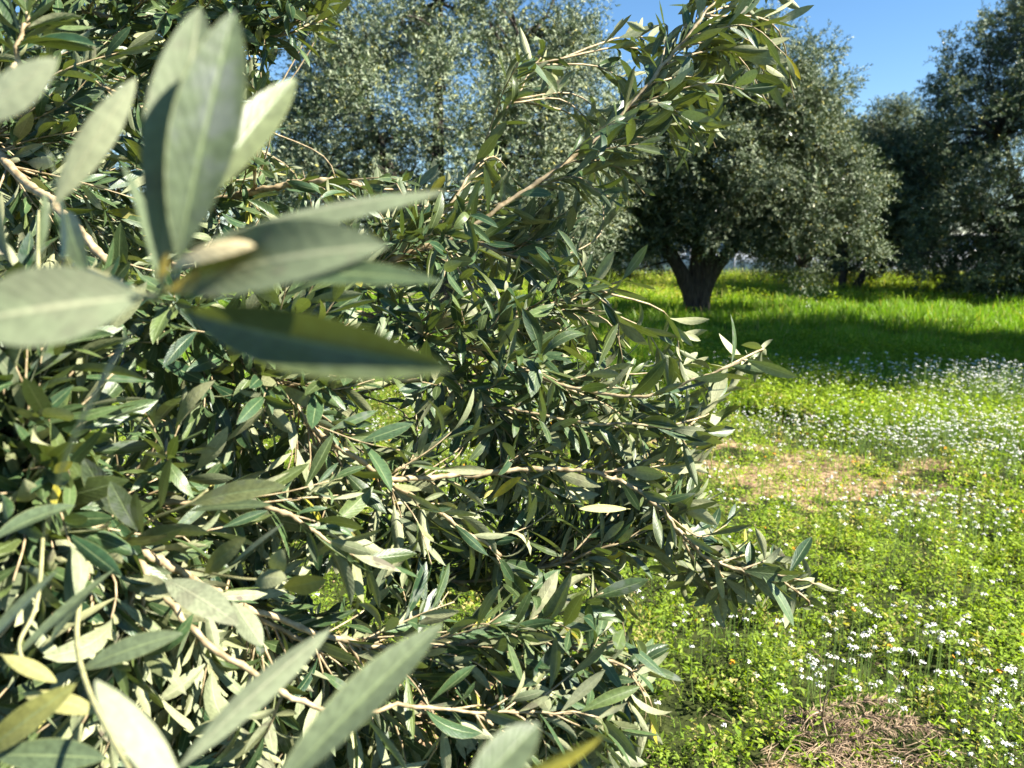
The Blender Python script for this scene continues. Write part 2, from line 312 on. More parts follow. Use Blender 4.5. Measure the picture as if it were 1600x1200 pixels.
parts.append(herbs(x, y, rng.uniform(0.25, 0.45, n), 34, rng.uniform(0.02, 0.035, n), rng.uniform(0.05, 0.11, n), 0.02))
tag(merge('ground_cover', parts, M_HERB), 'low yellow green herbs covering the near ground', 'herbs', kind='stuff')
# tall weeds along the far side of the clearing
parts = []
x, y = scatter(14, 20.5, 34, 3); pn = np.sin(1.7*x+2*np.sin(0.6*y))*np.sin(1.1*y+0.8*x); k = (x > -8) & (rng.uniform(0, 1, len(x)) < np.clip(0.45+0.7*pn, 0.06, 1)); x, y = x[k], y[k]; n = len(x)
parts.append(herbs(x, y, rng.uniform(0.3, 0.9, n)*np.interp(y, [20, 27, 34], [0.5, 0.9, 1.1]), 70, rng.uniform(0.06, 0.10, n), rng.uniform(0.18, 0.45, n), 0.10, 0.35))
x, y = scatter(70, 22, 40, 3); k = rng.uniform(0, 1, len(x)) < 0.55-0.45*np.sin(1.7*x+2*np.sin(0.6*y))*np.sin(1.1*y+0.8*x); x, y = x[k], y[k]; n = len(x)
parts.append(blades(x, y, rng.uniform(0.3, 0.8, n)*np.interp(y, [20, 27, 40], [0.6, 0.9, 1.1]), rng.uniform(0.02, 0.035, n), 0.5, tints(n, x, y, 0.45)))
tag(merge('tall_weeds', parts, M_HERB), 'unmown yellowing weeds along the far edge of the clearing', 'weeds', kind='stuff')
# flowers
def flowers(x, y, h, fr, per, hd):
    n = len(x); lean = rng.normal(0, 0.02, (n, 2)); z0 = hz(x, y); top = np.c_[x+lean[:, 0], y+lean[:, 1], z0+h]
    m = n*per; T = np.repeat(top, per, axis=0); az = rng.uniform(0, 2*np.pi, m); r = np.sqrt(rng.uniform(0, 1, m)); hr = np.repeat(hd, per)
    c = T+np.c_[np.cos(az)*r*hr, np.sin(az)*r*hr, -0.5*r**2*hr+rng.normal(0, 0.12, m)*hr]
    nn = norm(np.c_[np.cos(az)*r*0.8, np.sin(az)*r*0.8, np.ones(m)]+rng.normal(0, 0.3, (m, 3))); u = norm(np.cross(nn, rng.normal(0, 1, (m, 3)))); v = np.cross(nn, u)
    f = (np.repeat(fr, per)*rng.uniform(0.7, 1.3, m))[:, None]
    V = np.stack([c+u*f, c+v*f, c-u*f, c-v*f], 1).reshape(-1, 3); Q = np.arange(m)[:, None]*4+np.array([[0, 1, 2, 3]])
    wv = 0.0009+0.00012*y; sx = np.c_[wv, np.zeros(n), np.zeros(n)]; b = np.c_[x, y, z0-0.01]; mid = (b+top)/2+np.c_[lean*0.4, np.zeros(n)]
    SV = np.stack([b-sx, b+sx, mid+sx, mid-sx, top+sx*0.6, top-sx*0.6], 1).reshape(-1, 3); o = np.arange(n)[:, None]*6
    SQ = np.concatenate([o+np.array([[0, 1, 2, 3]]), o+np.array([[3, 2, 4, 5]])]); return V, Q, SV, SQ
fl = []
x, y = scatter(330, 1.6, 4.3); dn = -0.05+1.1*np.sin(2.2*x+0.7*y)*np.sin(1.6*y+1); k = rng.uniform(0, 1, len(x)) < np.clip(dn, 0.10, 1); x, y = x[k], y[k]
fl.append((x, y, rng.uniform(0.12, 0.30, len(x)), 20, 0.0026, 0.0115))
x, y = scatter(420, 4.3, 8.5); dn = 0.15+0.95*np.sin(1.4*x+0.4+np.sin(3*y))*np.sin(1.9*y+np.sin(2*x)); dn = np.where(x > 0.2, dn, dn*0.5)*(1-lush(x, y)*np.where(x > 2.6, 0.55, 0.93)); k = rng.uniform(0, 1, len(x)) < np.clip(dn, 0.12, 1); x, y = x[k], y[k]
fl.append((x, y, rng.uniform(0.08, 0.2, len(x))+0.12*lush(x, y), 14, 0.0033, 0.0125))
x, y = scatter(30, 7, 12); k = (x > 3.2) & (y < 9.5) & (rng.uniform(0, 1, len(x)) < 0.25+0.6*np.sin(1.1*x)*np.sin(1.3*y)); x, y = x[k], y[k]
fl.append((x, y, rng.uniform(0.15, 0.28, len(x)), 10, 0.0075, 0.020))
n = 420; fl.append((q_[0]+rng.normal(0, 0.36, n), q_[1]+rng.normal(0, 0.33, n), rng.uniform(0.25, 0.48, n), 14, 0.0036, 0.014))
q_ = G(1480, 715); n = 380; fl.append((q_[0]+rng.normal(0, 0.5, n), q_[1]+rng.normal(0, 0.16, n), rng.uniform(0.15, 0.3, n), 14, 0.0034, 0.0135))
FV, FQ, SV, SQ, a, b = [], [], [], [], 0, 0
for x, y, h, per, fr, hd in fl:
    bcx = G(1325, 1215); kk = ((x-bcx[0])/0.36)**2+((y-bcx[1])/0.16)**2 > 1; x, y, h = x[kk], y[kk], h[kk]
    n = len(x); r = flowers(x, y, h, np.full(n, fr), per, hd*rng.uniform(0.6, 1.4, n))
    FV.append(r[0]); FQ.append(r[1]+a); a += len(r[0]); SV.append(r[2]); SQ.append(r[3]+b); b += len(r[2])
wf = mesh_np('white_wildflowers', np.concatenate(FV), [np.concatenate(FQ)], M_PETAL, smooth=False)
tag(wf, 'small white wildflower heads scattered over the near ground', 'wildflowers', kind='stuff')
mesh_np('stems', np.concatenate(SV), [np.concatenate(SQ)], M_STEM, wf, smooth=False)['kind'] = 'stuff'
x, y = scatter(11, 1.8, 7.5); k = rng.uniform(0, 1, len(x)) < np.clip(0.4+0.6*np.sin(2.1*x)*np.sin(1.7*y+2), 0, 1); x, y = x[k], y[k]; n = len(x)
r = flowers(x, y, rng.uniform(0.06, 0.15, n), np.full(n, 0.0065), 6, np.full(n, 0.009))
of = mesh_np('orange_wildflowers', r[0], [r[1]], M_ORANGE, smooth=False); tag(of, 'tiny orange wildflowers dotted among the green herbs', 'wildflowers', kind='stuff')
mesh_np('stems', r[2], [r[3]], M_STEM, of, smooth=False)['kind'] = 'stuff'
x, y = scatter(260, 1.6, 7.6); k = rng.uniform(0, 1, len(x)) < bare(x, y)*1.3; x, y = x[k], y[k]; n = len(x)
ico = np.array([(1, 0, 0), (-1, 0, 0), (0, 1, 0), (0, -1, 0), (0, 0, 0.8), (0.6, 0.6, 0.4), (-0.6, 0.5, 0.45), (-0.5, -0.7, 0.4), (0.6, -0.6, 0.5)])
F = np.array([(0, 5, 8), (0, 2, 5), (2, 6, 5), (2, 1, 6), (1, 7, 6), (1, 3, 7), (3, 8, 7), (3, 0, 8), (5, 6, 4), (6, 7, 4), (7, 8, 4), (8, 5, 4)])
sz = rng.uniform(0.004, 0.016, n)*rng.uniform(0.4, 1, n); V = ico[None]*(1+rng.normal(0, 0.22, (n, 9, 3)))*sz[:, None, None]+np.c_[x, y, hz(x, y)-0.001][:, None]
tag(mesh_np('soil_clods', V.reshape(-1, 3), [(np.arange(n)[:, None, None]*9+F[None]).reshape(-1, 3)], M_GROUND, smooth=False, extra=np.ones(n*9)), 'crumbs of dry earth on the bare patches', 'soil', kind='stuff')
x, y = scatter(130, 1.6, 8.0); k = rng.uniform(0, 1, len(x)) < 0.15+bare(x, y); x, y = x[k], y[k]; n = len(x); az = rng.uniform(0, 2*np.pi, n); L = rng.uniform(0.03, 0.14, n)
d_ = np.c_[np.cos(az), np.sin(az), rng.uniform(0, 0.25, n)]; s_ = np.c_[-np.sin(az), np.cos(az), np.zeros(n)]*0.0016; b0 = np.c_[x, y, hz(x, y)+0.008]
V = np.stack([b0-s_, b0+s_, b0+d_*L[:, None]+s_*0.5, b0+d_*L[:, None]-s_*0.5], 1).reshape(-1, 3)
tag(mesh_np('dry_straw', V, [np.arange(n)[:, None]*4+np.array([[0, 1, 2, 3]])], M_DRY, smooth=False), 'loose dry stalks lying among the low plants', 'straw', kind='stuff')
# ------------------------------------------------------------------ background olive trees
def far_tree(name, base, label, lobes, nlobe, stems, ntw=40, nlf=15, leaf=0.085, lr=(0.32, 0.62), bright=0.5, up=0.5):
    base = np.array([base[0], base[1], float(hz(np.array(base[0]), np.array(base[1])))])
    t = empty(name, base); tag(t, label, 'tree', 'olive trees of the grove behind the clearing')
    wts = np.array([l[3]*l[4]*l[5] for l in lobes]); ch = rng.choice(len(lobes), nlobe, p=wts/wts.sum())
    E = np.array(lobes)[ch]; d = norm(rng.normal(0, 1, (nlobe, 3))); r = rng.uniform(0.15, 1, nlobe)**0.45
    LC = base+E[:, :3]+d*E[:, 3:6]*r[:, None]; LR = rng.uniform(*lr, nlobe)
    # wood
    mb = MB(); tips = []
    for st in stems:
        p = spline([base+np.array(q[:3]) for q in st], 14); rr = np.interp(np.linspace(0, len(st)-1, 14), range(len(st)), [q[3] for q in st])
        mb.tube(p, rr, 9, 0.10); tips.append(p)
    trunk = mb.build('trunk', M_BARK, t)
    allp = np.concatenate([p[5:] for p in tips]); mb = MB()
    for i in range(0, nlobe, 2):
        c = LC[i]; q = allp[np.argmin(((allp-c)**2).sum(1)+0.6*np.maximum(0, allp[:, 2]-c[2]))]; mid = (q+c)/2+rng.normal(0, 0.12, 3)+np.array([0, 0, 0.1])
        mb.tube(spline([q, mid, c], 7), np.linspace(0.035, 0.008, 7), 5)
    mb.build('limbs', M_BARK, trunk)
    # leafy twigs
    n = nlobe*ntw; C = np.repeat(LC, ntw, 0); R = np.repeat(LR, ntw); od = np.repeat(d, ntw, 0)
    dd = norm(rng.normal(0, 1, (n, 3))+0.5*od); p0 = C+dd*(R*rng.uniform(0.1, 0.85, n))[:, None]
    ax = norm(dd*0.8+rng.normal(0, 0.35, (n, 3))+np.array([0, 0, up])); tl = rng.uniform(0.18, 0.42, n)
    m = n*nlf; s = np.tile((np.arange(nlf)+0.5)/nlf, n); AX = np.repeat(ax, nlf, 0)
    Bp = np.repeat(p0, nlf, 0)+AX*(s*np.repeat(tl, nlf))[:, None]+np.array([0, 0, -1])*(0.10*s**2)[:, None]
    e = norm(np.cross(AX, rng.normal(0, 1, (m, 3)))); A = norm(AX*0.75+e*0.8+rng.normal(0, 0.2, (m, 3)))
    Nn = norm(rng.normal(0, 0.55, (m, 3))+AX*0.7+np.array([0, 0, 0.45])); S = norm(np.cross(A, Nn)); U = np.cross(S, A)
    L = leaf*rng.uniform(0.7, 1.25, m); W = L*rng.uniform(0.20, 0.30, m); c = Bp+A*(L*0.5)[:, None]
    V = np.stack([Bp, c-S*(W/2)[:, None]+U*(W*0.15)[:, None], Bp+A*L[:, None]-U*(L*0.12)[:, None], c+S*(W/2)[:, None]+U*(W*0.15)[:, None]], 1).reshape(-1, 3)
    Q = np.arange(m)[:, None]*4+np.array([[0, 1, 2, 3]])
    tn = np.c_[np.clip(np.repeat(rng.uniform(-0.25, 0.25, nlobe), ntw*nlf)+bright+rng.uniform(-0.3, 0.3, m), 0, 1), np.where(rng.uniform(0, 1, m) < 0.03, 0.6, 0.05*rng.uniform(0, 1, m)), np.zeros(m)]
    mesh_np('crown', V, [Q], M_FAR, t, tint=np.repeat(tn, 4, 0), smooth=False)
    return t
# lobes: x y z rx ry rz relative to the base ; stems: x y z radius
far_tree('olive_tree', (-1.25, 13.2), 'big sunlit olive tree whose crown fills the top centre, left of the dark forked trunk',
    [(0, 0, 3.3, 3.0, 2.4, 2.3), (-1.3, 0.2, 5.4, 1.7, 1.5, 1.5), (1.3, 0, 5.2, 1.4, 1.5, 1.6), (1.7, 0, 2.4, 1.3, 1.5, 1.5), (-1.8, 0, 2.4, 1.4, 1.5, 1.6), (2.1, 0, 3.6, 1.0, 1.2, 1.4)], 450,
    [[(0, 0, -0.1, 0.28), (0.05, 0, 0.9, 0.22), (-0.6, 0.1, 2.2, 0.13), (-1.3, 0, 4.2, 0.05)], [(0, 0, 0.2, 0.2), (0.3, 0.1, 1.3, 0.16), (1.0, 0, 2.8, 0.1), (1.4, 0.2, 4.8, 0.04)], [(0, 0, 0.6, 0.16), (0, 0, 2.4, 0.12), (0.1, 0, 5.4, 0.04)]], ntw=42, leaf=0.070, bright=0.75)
far_tree('olive_tree', (4.3, 17.8), 'olive tree with dark forked multi-stemmed trunk in the middle distance',
    [(0.3, 0, 3.8, 2.8, 2.5, 1.9), (1.2, 0, 5.0, 1.7, 1.8, 1.3), (-1.5, 0, 2.9, 1.8, 1.8, 1.5), (2.1, 0, 2.8, 1.8, 1.7, 1.4), (-2.4, 0.6, 2.0, 1.3, 1.3, 0.8), (2.7, 0.5, 1.8, 1.6, 1.4, 0.9), (0.3, 1.0, 2.0, 2.4, 1.0, 0.7), (-1.6, 1.4, 1.7, 1.4, 0.9, 0.8), (0.5, -0.9, 2.1, 2.0, 0.8, 0.5)], 620,
    [[(-0.08, 0, -0.1, 0.25), (-0.15, 0, 0.5, 0.20), (-0.5, 0, 1.2, 0.16), (-1.1, 0, 2.2, 0.10), (-1.8, 0, 3.4, 0.04)], [(0.08, 0, -0.1, 0.25), (0.1, 0, 0.6, 0.20), (0.45, 0, 1.3, 0.17), (1.2, 0, 2.0, 0.13), (2.4, 0, 2.9, 0.06), (3.0, 0, 4.0, 0.03)],
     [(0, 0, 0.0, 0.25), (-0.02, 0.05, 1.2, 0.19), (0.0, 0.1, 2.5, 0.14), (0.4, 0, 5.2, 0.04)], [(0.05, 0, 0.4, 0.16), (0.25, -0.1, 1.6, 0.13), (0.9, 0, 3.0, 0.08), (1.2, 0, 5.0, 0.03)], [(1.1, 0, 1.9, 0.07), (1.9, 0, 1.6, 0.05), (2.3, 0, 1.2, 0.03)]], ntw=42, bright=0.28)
far_tree('olive_tree', (15.6, 22.6), 'tall dark olive tree at the right edge with its skirt reaching the weeds',
    [(0, 0, 4.0, 4.7, 3.4, 3.8), (0.7, 0, 7.5, 3.1, 2.6, 2.4), (-1.9, -0.5, 2.2, 2.7, 2.4, 2.1), (-0.7, 0, 6.2, 3.0, 2.2, 2.0), (2.4, 0, 8.4, 2.4, 2, 1.8), (0, -0.8, 1.2, 4.2, 2, 1.1)], 760,
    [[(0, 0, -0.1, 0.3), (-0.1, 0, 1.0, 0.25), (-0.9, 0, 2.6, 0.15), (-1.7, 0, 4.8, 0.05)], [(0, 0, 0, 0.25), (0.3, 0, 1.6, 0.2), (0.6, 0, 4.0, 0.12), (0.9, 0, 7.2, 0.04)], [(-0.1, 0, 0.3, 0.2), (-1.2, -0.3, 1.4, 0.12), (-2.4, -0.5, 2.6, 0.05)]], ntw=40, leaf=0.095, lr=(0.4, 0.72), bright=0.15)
far_tree('olive_tree', (11.1, 26.0), 'shaded dark olive tree on two slim stems beyond the clearing',
    [(0, 0, 3.8, 2.5, 2.2, 2.0), (0.6, 0, 5.2, 1.3, 1.2, 1.0), (-1.4, 0, 3.4, 1.7, 1.5, 1.5), (0.2, 0, 1.7, 2.9, 1.8, 1.0), (-2.0, 0, 4.8, 1.5, 1.4, 1.2)], 390,
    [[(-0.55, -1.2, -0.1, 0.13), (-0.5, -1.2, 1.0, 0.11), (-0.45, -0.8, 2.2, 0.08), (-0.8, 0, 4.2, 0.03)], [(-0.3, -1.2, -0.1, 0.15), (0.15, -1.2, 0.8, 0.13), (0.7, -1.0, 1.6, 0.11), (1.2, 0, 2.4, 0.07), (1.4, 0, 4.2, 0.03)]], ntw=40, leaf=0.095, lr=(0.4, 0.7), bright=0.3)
far_tree('olive_tree', (16.3, 33.0), 'pale silvery olive tree farthest back, seen in the gap below open sky',
    [(0, 0, 4.3, 1.9, 2.2, 2.4), (-0.5, 0, 6.3, 1.1, 1.2, 1.2), (0.6, 0, 5.4, 1.2, 1.2, 0.9)], 220,
    [[(0.6, 0, -0.1, 0.2), (0.1, 0, 1.3, 0.18), (-0.5, 0, 2.2, 0.12), (-0.9, 0, 5.6, 0.04)], [(0.5, 0, 0.2, 0.15), (0.5, 0, 2.5, 0.1), (0.8, 0, 5.0, 0.03)]], ntw=40, leaf=0.11, lr=(0.45, 0.75), bright=0.95)
far_tree('olive_tree', (10.8, 9.2), 'olive tree beyond the right edge that shades the middle of the clearing',
    [(0, -0.6, 3.6, 3.0, 2.6, 2.2), (0.3, 2.4, 6.6, 2.8, 2.8, 1.9), (0.8, 3.4, 5.4, 2.4, 2.0, 1.8), (0.5, -0.2, 2.2, 3.0, 3.0, 1.4), (0, 1.2, 4.4, 3.0, 2.6, 2.0), (-0.2, -1.4, 5.9, 2.6, 2.4, 2.0)], 960,
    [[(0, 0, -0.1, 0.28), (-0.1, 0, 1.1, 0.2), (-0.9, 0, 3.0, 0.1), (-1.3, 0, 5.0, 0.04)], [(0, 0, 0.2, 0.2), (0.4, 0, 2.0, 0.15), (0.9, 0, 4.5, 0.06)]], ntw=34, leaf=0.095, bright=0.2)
far_tree('olive_tree', (14.0, 30.0), 'low bushy olive tree filling the gap left of the tall dark tree',
    [(0, 0, 2.2, 2.3, 1.8, 1.5), (-1.4, 0, 2.6, 1.6, 1.6, 1.4), (0.6, 0, 3.4, 1.8, 1.6, 1.2)], 150, [[(0, 0, -0.1, 0.18), (-0.1, 0, 1.0, 0.13), (-0.8, 0, 3.0, 0.04)], [(0, 0, 0.2, 0.15), (0.5, 0, 1.4, 0.1), (0.9, 0, 3.4, 0.04)]], ntw=38, leaf=0.11, lr=(0.45, 0.75), bright=0.3)
far_tree('olive_tree', (3.4, 31.0), 'distant olive tree glimpsed low between the sunlit crown and the forked trunk',
    [(0, 0, 2.8, 3.2, 2.2, 2.4), (0, 0, 5.0, 2, 1.6, 1.2)], 210, [[(0, 0, -0.1, 0.2), (0, 0, 1.6, 0.14), (-0.5, 0, 4.5, 0.04)], [(0, 0, 0.2, 0.2), (0.5, 0, 2.0, 0.1), (0.8, 0, 4.5, 0.04)]], ntw=36, leaf=0.11, lr=(0.45, 0.75), bright=0.4)
far_tree('olive_tree', (-8.2, 17.5), 'olive tree farther back at the left, glimpsed behind the near leaves',
    [(0, 0, 3.6, 3.6, 2.6, 2.8), (0, 0, 5.6, 2.4, 2, 1.4)], 260,
    [[(0, 0, -0.1, 0.26), (0, 0, 1.2, 0.2), (-0.9, 0, 3.0, 0.1), (-1.3, 0, 5.0, 0.04)], [(0, 0, 0.2, 0.2), (0.5, 0, 2.0, 0.14), (1.0, 0, 4.5, 0.06)]], ntw=36, leaf=0.095, bright=0.5)
# ------------------------------------------------------------------ pale building, hose
bl = empty('low_building', (15, 55, 0)); tag(bl, 'long low pale bluish building glimpsed under the trees beyond the weeds', 'building')
mb = MB(); mb.box((16, 56, 1.25), (24, 3.5, 1.4)); mb.build('wall', M_WALL, bl, False)
mb = MB(); mb.box((16, 56, 2.72), (24.3, 3.8, 0.07)); mb.build('roof', M_TILE, bl, False)
for wx in np.arange(-6, 39, 3.0): mb = MB(); mb.box((wx, 52.47, 1.25), (0.035, 0.03, 1.38)); mb.build('wall_rib', M_TILE, bl, False)
mb = MB(); p = spline([P(1180, 402, 20.5), P(1240, 399, 22), P(1300, 400.5, 24), P(1360, 401, 24), P(1420, 397, 22), P(1480, 392, 20)], 30); mb.tube(p, 0.018, 6)
h = mb.build('irrigation_hose', M_HOSE); tag(h, 'thin dark hose strung between the trees above the weeds', 'hose')
# dead brush at the bottom right
bc = G(1325, 1215); bp_ = empty('brush_heap', (bc[0], bc[1], 0)); tag(bp_, 'tangled heap of dry brown twigs lying in the herbs', 'brush pile')
mb = MB(); ax0 = norm(np.array([1.0, 0.12, 0.0]))
for i in range(320):
    s = np.clip(rng.normal(0.0, 0.12), -0.28, 0.28); q = np.array([bc[0], bc[1], 0])+ax0*s*1.0+np.array([0, rng.normal(-0.05, 0.085), rng.uniform(0.0, 0.05)*(1-abs(s)*1.5)+0.04])
    dr = norm(ax0*rng.choice([1, 1, 1, -0.5])+rng.normal(0, 0.5, 3)*np.array([1, 1, 0.45])); ln = rng.uniform(0.03, 0.16)
    mb.tube(spline([q, q+dr*ln*0.5+rng.normal(0, 0.012, 3), q+dr*ln+np.array([0, 0, -0.015])+rng.normal(0, 0.015, 3)], 5), np.linspace(0.0016, 0.0006, 5), 4)
mb.build('twigs', M_DRY, bp_)
mb = MB()
for (a_, b_) in (((1205, 1160), (1390, 1125)), ((1240, 1170), (1420, 1155)), ((1290, 1190), (1460, 1170)), ((1220, 1140), (1330, 1180))):
    p0, p1 = G(*a_), G(*b_); p0[2] = 0.05; p1[2] = 0.10
    for s in np.linspace(0, 1, 60):
        q = p0+(p1-p0)*s; q[2] = 0.04+0.05*math.sin(s*2.6)
        for k in range(4):
            dr = norm((p1-p0)*0.6+rng.normal(0, 0.22, 3)); mb.tube(spline([q, q+dr*0.02, q+dr*0.04+np.array([0, 0, -0.008])], 3), [0.0011, 0.0014, 0.0003], 3)
mb.build('seed_plumes', M_DRY, bp_)
mb = MB()
mb.tube(spline([P(1292, 1150, 2.12), P(1285, 1120, 2.15), P(1281, 1090, 2.15), P(1282, 1068, 2.15)], 16), np.linspace(0.003, 0.0008, 16), 6)
mb.tube(spline([P(1285, 1120, 2.15), P(1290, 1090, 2.12), P(1300, 1075, 2.1), P(1323, 1070, 2.1)], 12), np.linspace(0.003, 0.0012, 12), 5)
mb.tube(spline([P(1284, 1110, 2.15), P(1265, 1120, 2.12), P(1248, 1145, 2.1)], 10), np.linspace(0.0025, 0.001, 10), 5)
mb.tube(spline([P(1220, 1190, 2.05), P(1232, 1167, 2.1), P(1250, 1166, 2.1), P(1270, 1195, 2.05)], 12), np.linspace(0.0015, 0.001, 12), 5)
mb.build('stalk', M_DRY, bp_)
mb = MB(); a_, b_, c_ = G(1235, 658), G(1290, 683), G(1350, 697)
for q in (a_, b_, c_): q[2] = float(hz(q[0], q[1]))+0.06
mb.tube(spline([a_, b_, c_], 14), np.linspace(0.012, 0.006, 14), 6); mb.tube(spline([b_, b_+np.array([0.25, 0.1, 0.05])], 4), [0.006, 0.005, 0.004, 0.003], 5)
tag(mb.build('fallen_branch', M_DRY), 'thin dry branch lying where the tall grass meets the bare ground', 'branch')
# ------------------------------------------------------------------ the near olive tree
TRK = np.array([-2.15, 2.1, 0.0])
tree = empty('olive_tree', TRK); tag(tree, 'near olive tree whose leafy branches fill the left half, close to the viewer', 'tree')
mb = MB(); mb.tube(spline([TRK+np.array(q) for q in ((0, 0, -0.1), (0.03, 0, 0.4), (0.0, 0.05, 0.9), (-0.05, 0, 1.5), (-0.1, 0.1, 2.3), (0.1, 0.2, 3.2))], 24), np.interp(np.linspace(0, 1, 24), [0, 0.15, 0.5, 1], [0.24, 0.16, 0.12, 0.03]), 14, 0.08)
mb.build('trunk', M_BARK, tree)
J1 = TRK+np.array([0.02, 0, 0.75]); J2 = TRK+np.array([0, 0.05, 1.2]); J3 = TRK+np.array([-0.05, 0, 1.9]); J0 = TRK+np.array([0.02, 0, 0.5])
mains = [  # (start joint or None, [(px,py,depth)...], r0, r1, leafy)
 (J2, [(-120, 200, 1.25), (20, 290, 0.95), (80, 340, 0.9), (200, 480, 0.86), (290, 540, 0.86), (380, 580, 0.86), (460, 660, 0.87), (560, 730, 0.9), (660, 790, 0.95), (760, 860, 1.0)], 0.0075, 0.003),
 (J1, [(-150, 660, 0.9), (-30, 730, 0.66), (70, 775, 0.63), (200, 840, 0.66), (300, 890, 0.7), (400, 955, 0.8), (500, 1010, 0.85)], 0.0085, 0.003),
 (J1, [(-100, 780, 0.9), (60, 790, 0.75), (200, 790, 0.75), (390, 805, 0.76), (480, 845, 0.76), (565, 895, 0.78)], 0.006, 0.0018),
 (J2, [(-100, 400, 1.6), (240, 335, 1.3), (400, 290, 1.2), (480, 276, 1.18), (560, 285, 1.18), (660, 330, 1.2), (760, 390, 1.2), (860, 420, 1.2)], 0.008, 0.003),
 (J1, [(-100, 640, 1.8), (250, 600, 1.45), (450, 530, 1.2), (580, 450, 1.12), (700, 400, 1.1), (820, 325, 1.1), (950, 240, 1.1), (1050, 140, 1.1), (1110, 60, 1.1), (1165, -15, 1.12)], 0.0075, 0.0022),
 ('b4', [(640, 400, 1.12), (700, 330, 1.15), (765, 235, 1.17), (810, 165, 1.18), (855, 95, 1.2)], 0.003, 0.0014),
 ('b4', [(520, 480, 1.15), (640, 510, 1.1), (760, 555, 1.06), (890, 600, 1.02), (1000, 615, 1.0), (1070, 590, 1.0), (1160, 555, 1.0)], 0.0045, 0.0014),
 ('b0', [(590, 750, 0.93), (720, 752, 0.98), (850, 738, 1.0), (930, 745, 1.0), (1000, 775, 1.0), (1045, 815, 0.99), (1100, 868, 0.98), (1180, 902, 0.97), (1240, 908, 0.96)], 0.0045, 0.0014),
 ('b6', [(640, 510, 1.1), (740, 620, 1.05), (860, 655, 1.02), (980, 655, 1.0), (1080, 668, 1.0)], 0.0035, 0.0014),
 ('b1', [(400, 955, 0.8), (560, 1000, 0.85), (700, 1010, 0.88), (820, 1000, 0.9), (960, 1050, 0.9), (1000, 1040, 0.9)], 0.0045, 0.0015),
 ('b3', [(660, 330, 1.2), (760, 480, 1.15), (860, 470, 1.12), (960, 440, 1.1)], 0.004, 0.0015),
 ('b1', [(200, 840, 0.66), (330, 1010, 0.62), (480, 1100, 0.68), (640, 1110, 0.74), (800, 1120, 0.8), (940, 1130, 0.82)], 0.0036, 0.0012),
 (J3, [(-100, -60, 1.5), (120, 10, 1.3), (250, 40, 1.3), (400, 50, 1.35), (500, 20, 1.4)], 0.007, 0.002),
 (J3, [(-60, 150, 0.9), (20, 120, 0.72), (48, 62, 0.7), (75, -10, 0.7)], 0.005, 0.002),
 (J2, [(-150, 60, 2.1), (100, 110, 1.9), (300, 200, 1.8), (420, 200, 1.8)], 0.010, 0.004),
 (J2, [(-150, 330, 2.2), (100, 350, 1.9), (300, 420, 1.75), (500, 430, 1.7)], 0.010, 0.004),
 (J1, [(-150, 560, 2.0), (100, 560, 1.7), (300, 640, 1.5), (470, 640, 1.4), (620, 600, 1.35), (800, 590, 1.3)], 0.010, 0.003),
 (J0, [(-200, 900, 1.5), (50, 950, 1.1), (250, 1000, 1.0), (450, 1060, 1.05), (620, 1130, 1.1), (780, 1150, 1.1)], 0.009, 0.003),
 (J1, [(-150, 760, 1.6), (150, 740, 1.2), (380, 720, 1.15), (560, 830, 1.12), (700, 900, 1.1), (860, 880, 1.08), (960, 850, 1.05)], 0.007, 0.002),
]
MASK = [(-150, -150), (560, -150), (535, 20), (490, 50), (430, 95), (450, 130), (400, 190), (430, 250), (520, 275), (620, 270), (672, 262), (690, 205), (712, 255), (745, 250),
        (745, 205), (790, 140), (800, 75), (880, 55), (892, 120), (835, 190), (775, 270), (850, 275), (905, 225), (880, 180), (940, 195), (975, 150), (962, 90), (975, 20), (1020, -60), (1270, -60), (1275, 20),
        (1240, 60), (1265, 150), (1170, 190), (1120, 230), (1060, 290), (985, 335), (900, 350), (900, 385),
        (995, 425), (975, 490), (945, 520), (1000, 520), (1090, 500), (1215, 548), (1180, 605), (1110, 640), (1140, 690), (1105, 740), (1195, 790), (1225, 850), (1310, 915), (1250, 965), (1130, 965), (1070, 930),
        (1000, 905), (980, 960), (1055, 1045), (1010, 1090), (1045, 1130), (1000, 1200), (960, 1330), (-150, 1330)]
HOLES = [(600, 630, 45, 0.75), (700, 700, 35, 0.6), (560, 700, 45, 0.5), (470, 720, 35, 0.5), (460, 640, 30, 0.5), (620, 760, 30, 0.5), (720, 940, 35, 0.6), (660, 1130, 45, 0.7), (900, 920, 30, 0.6), (480, 130, 60, 0.8), (740, 170, 50, 0.7), (880, 620, 30, 0.4), (520, 930, 30, 0.5), (900, 500, 25, .3), (960, 890, 30, .5), (760, 1080, 25, .5), (600, 200, 60, 0.9), (850, 250, 40, 0.6), (310, 555, 26, .6), (370, 590, 26, .6), (430, 645, 26, .6), (500, 695, 26, .6), (1010, 20, 30, 0.5), (1180, 100, 25, 0.4)]
polyl = []
branch_objs = []
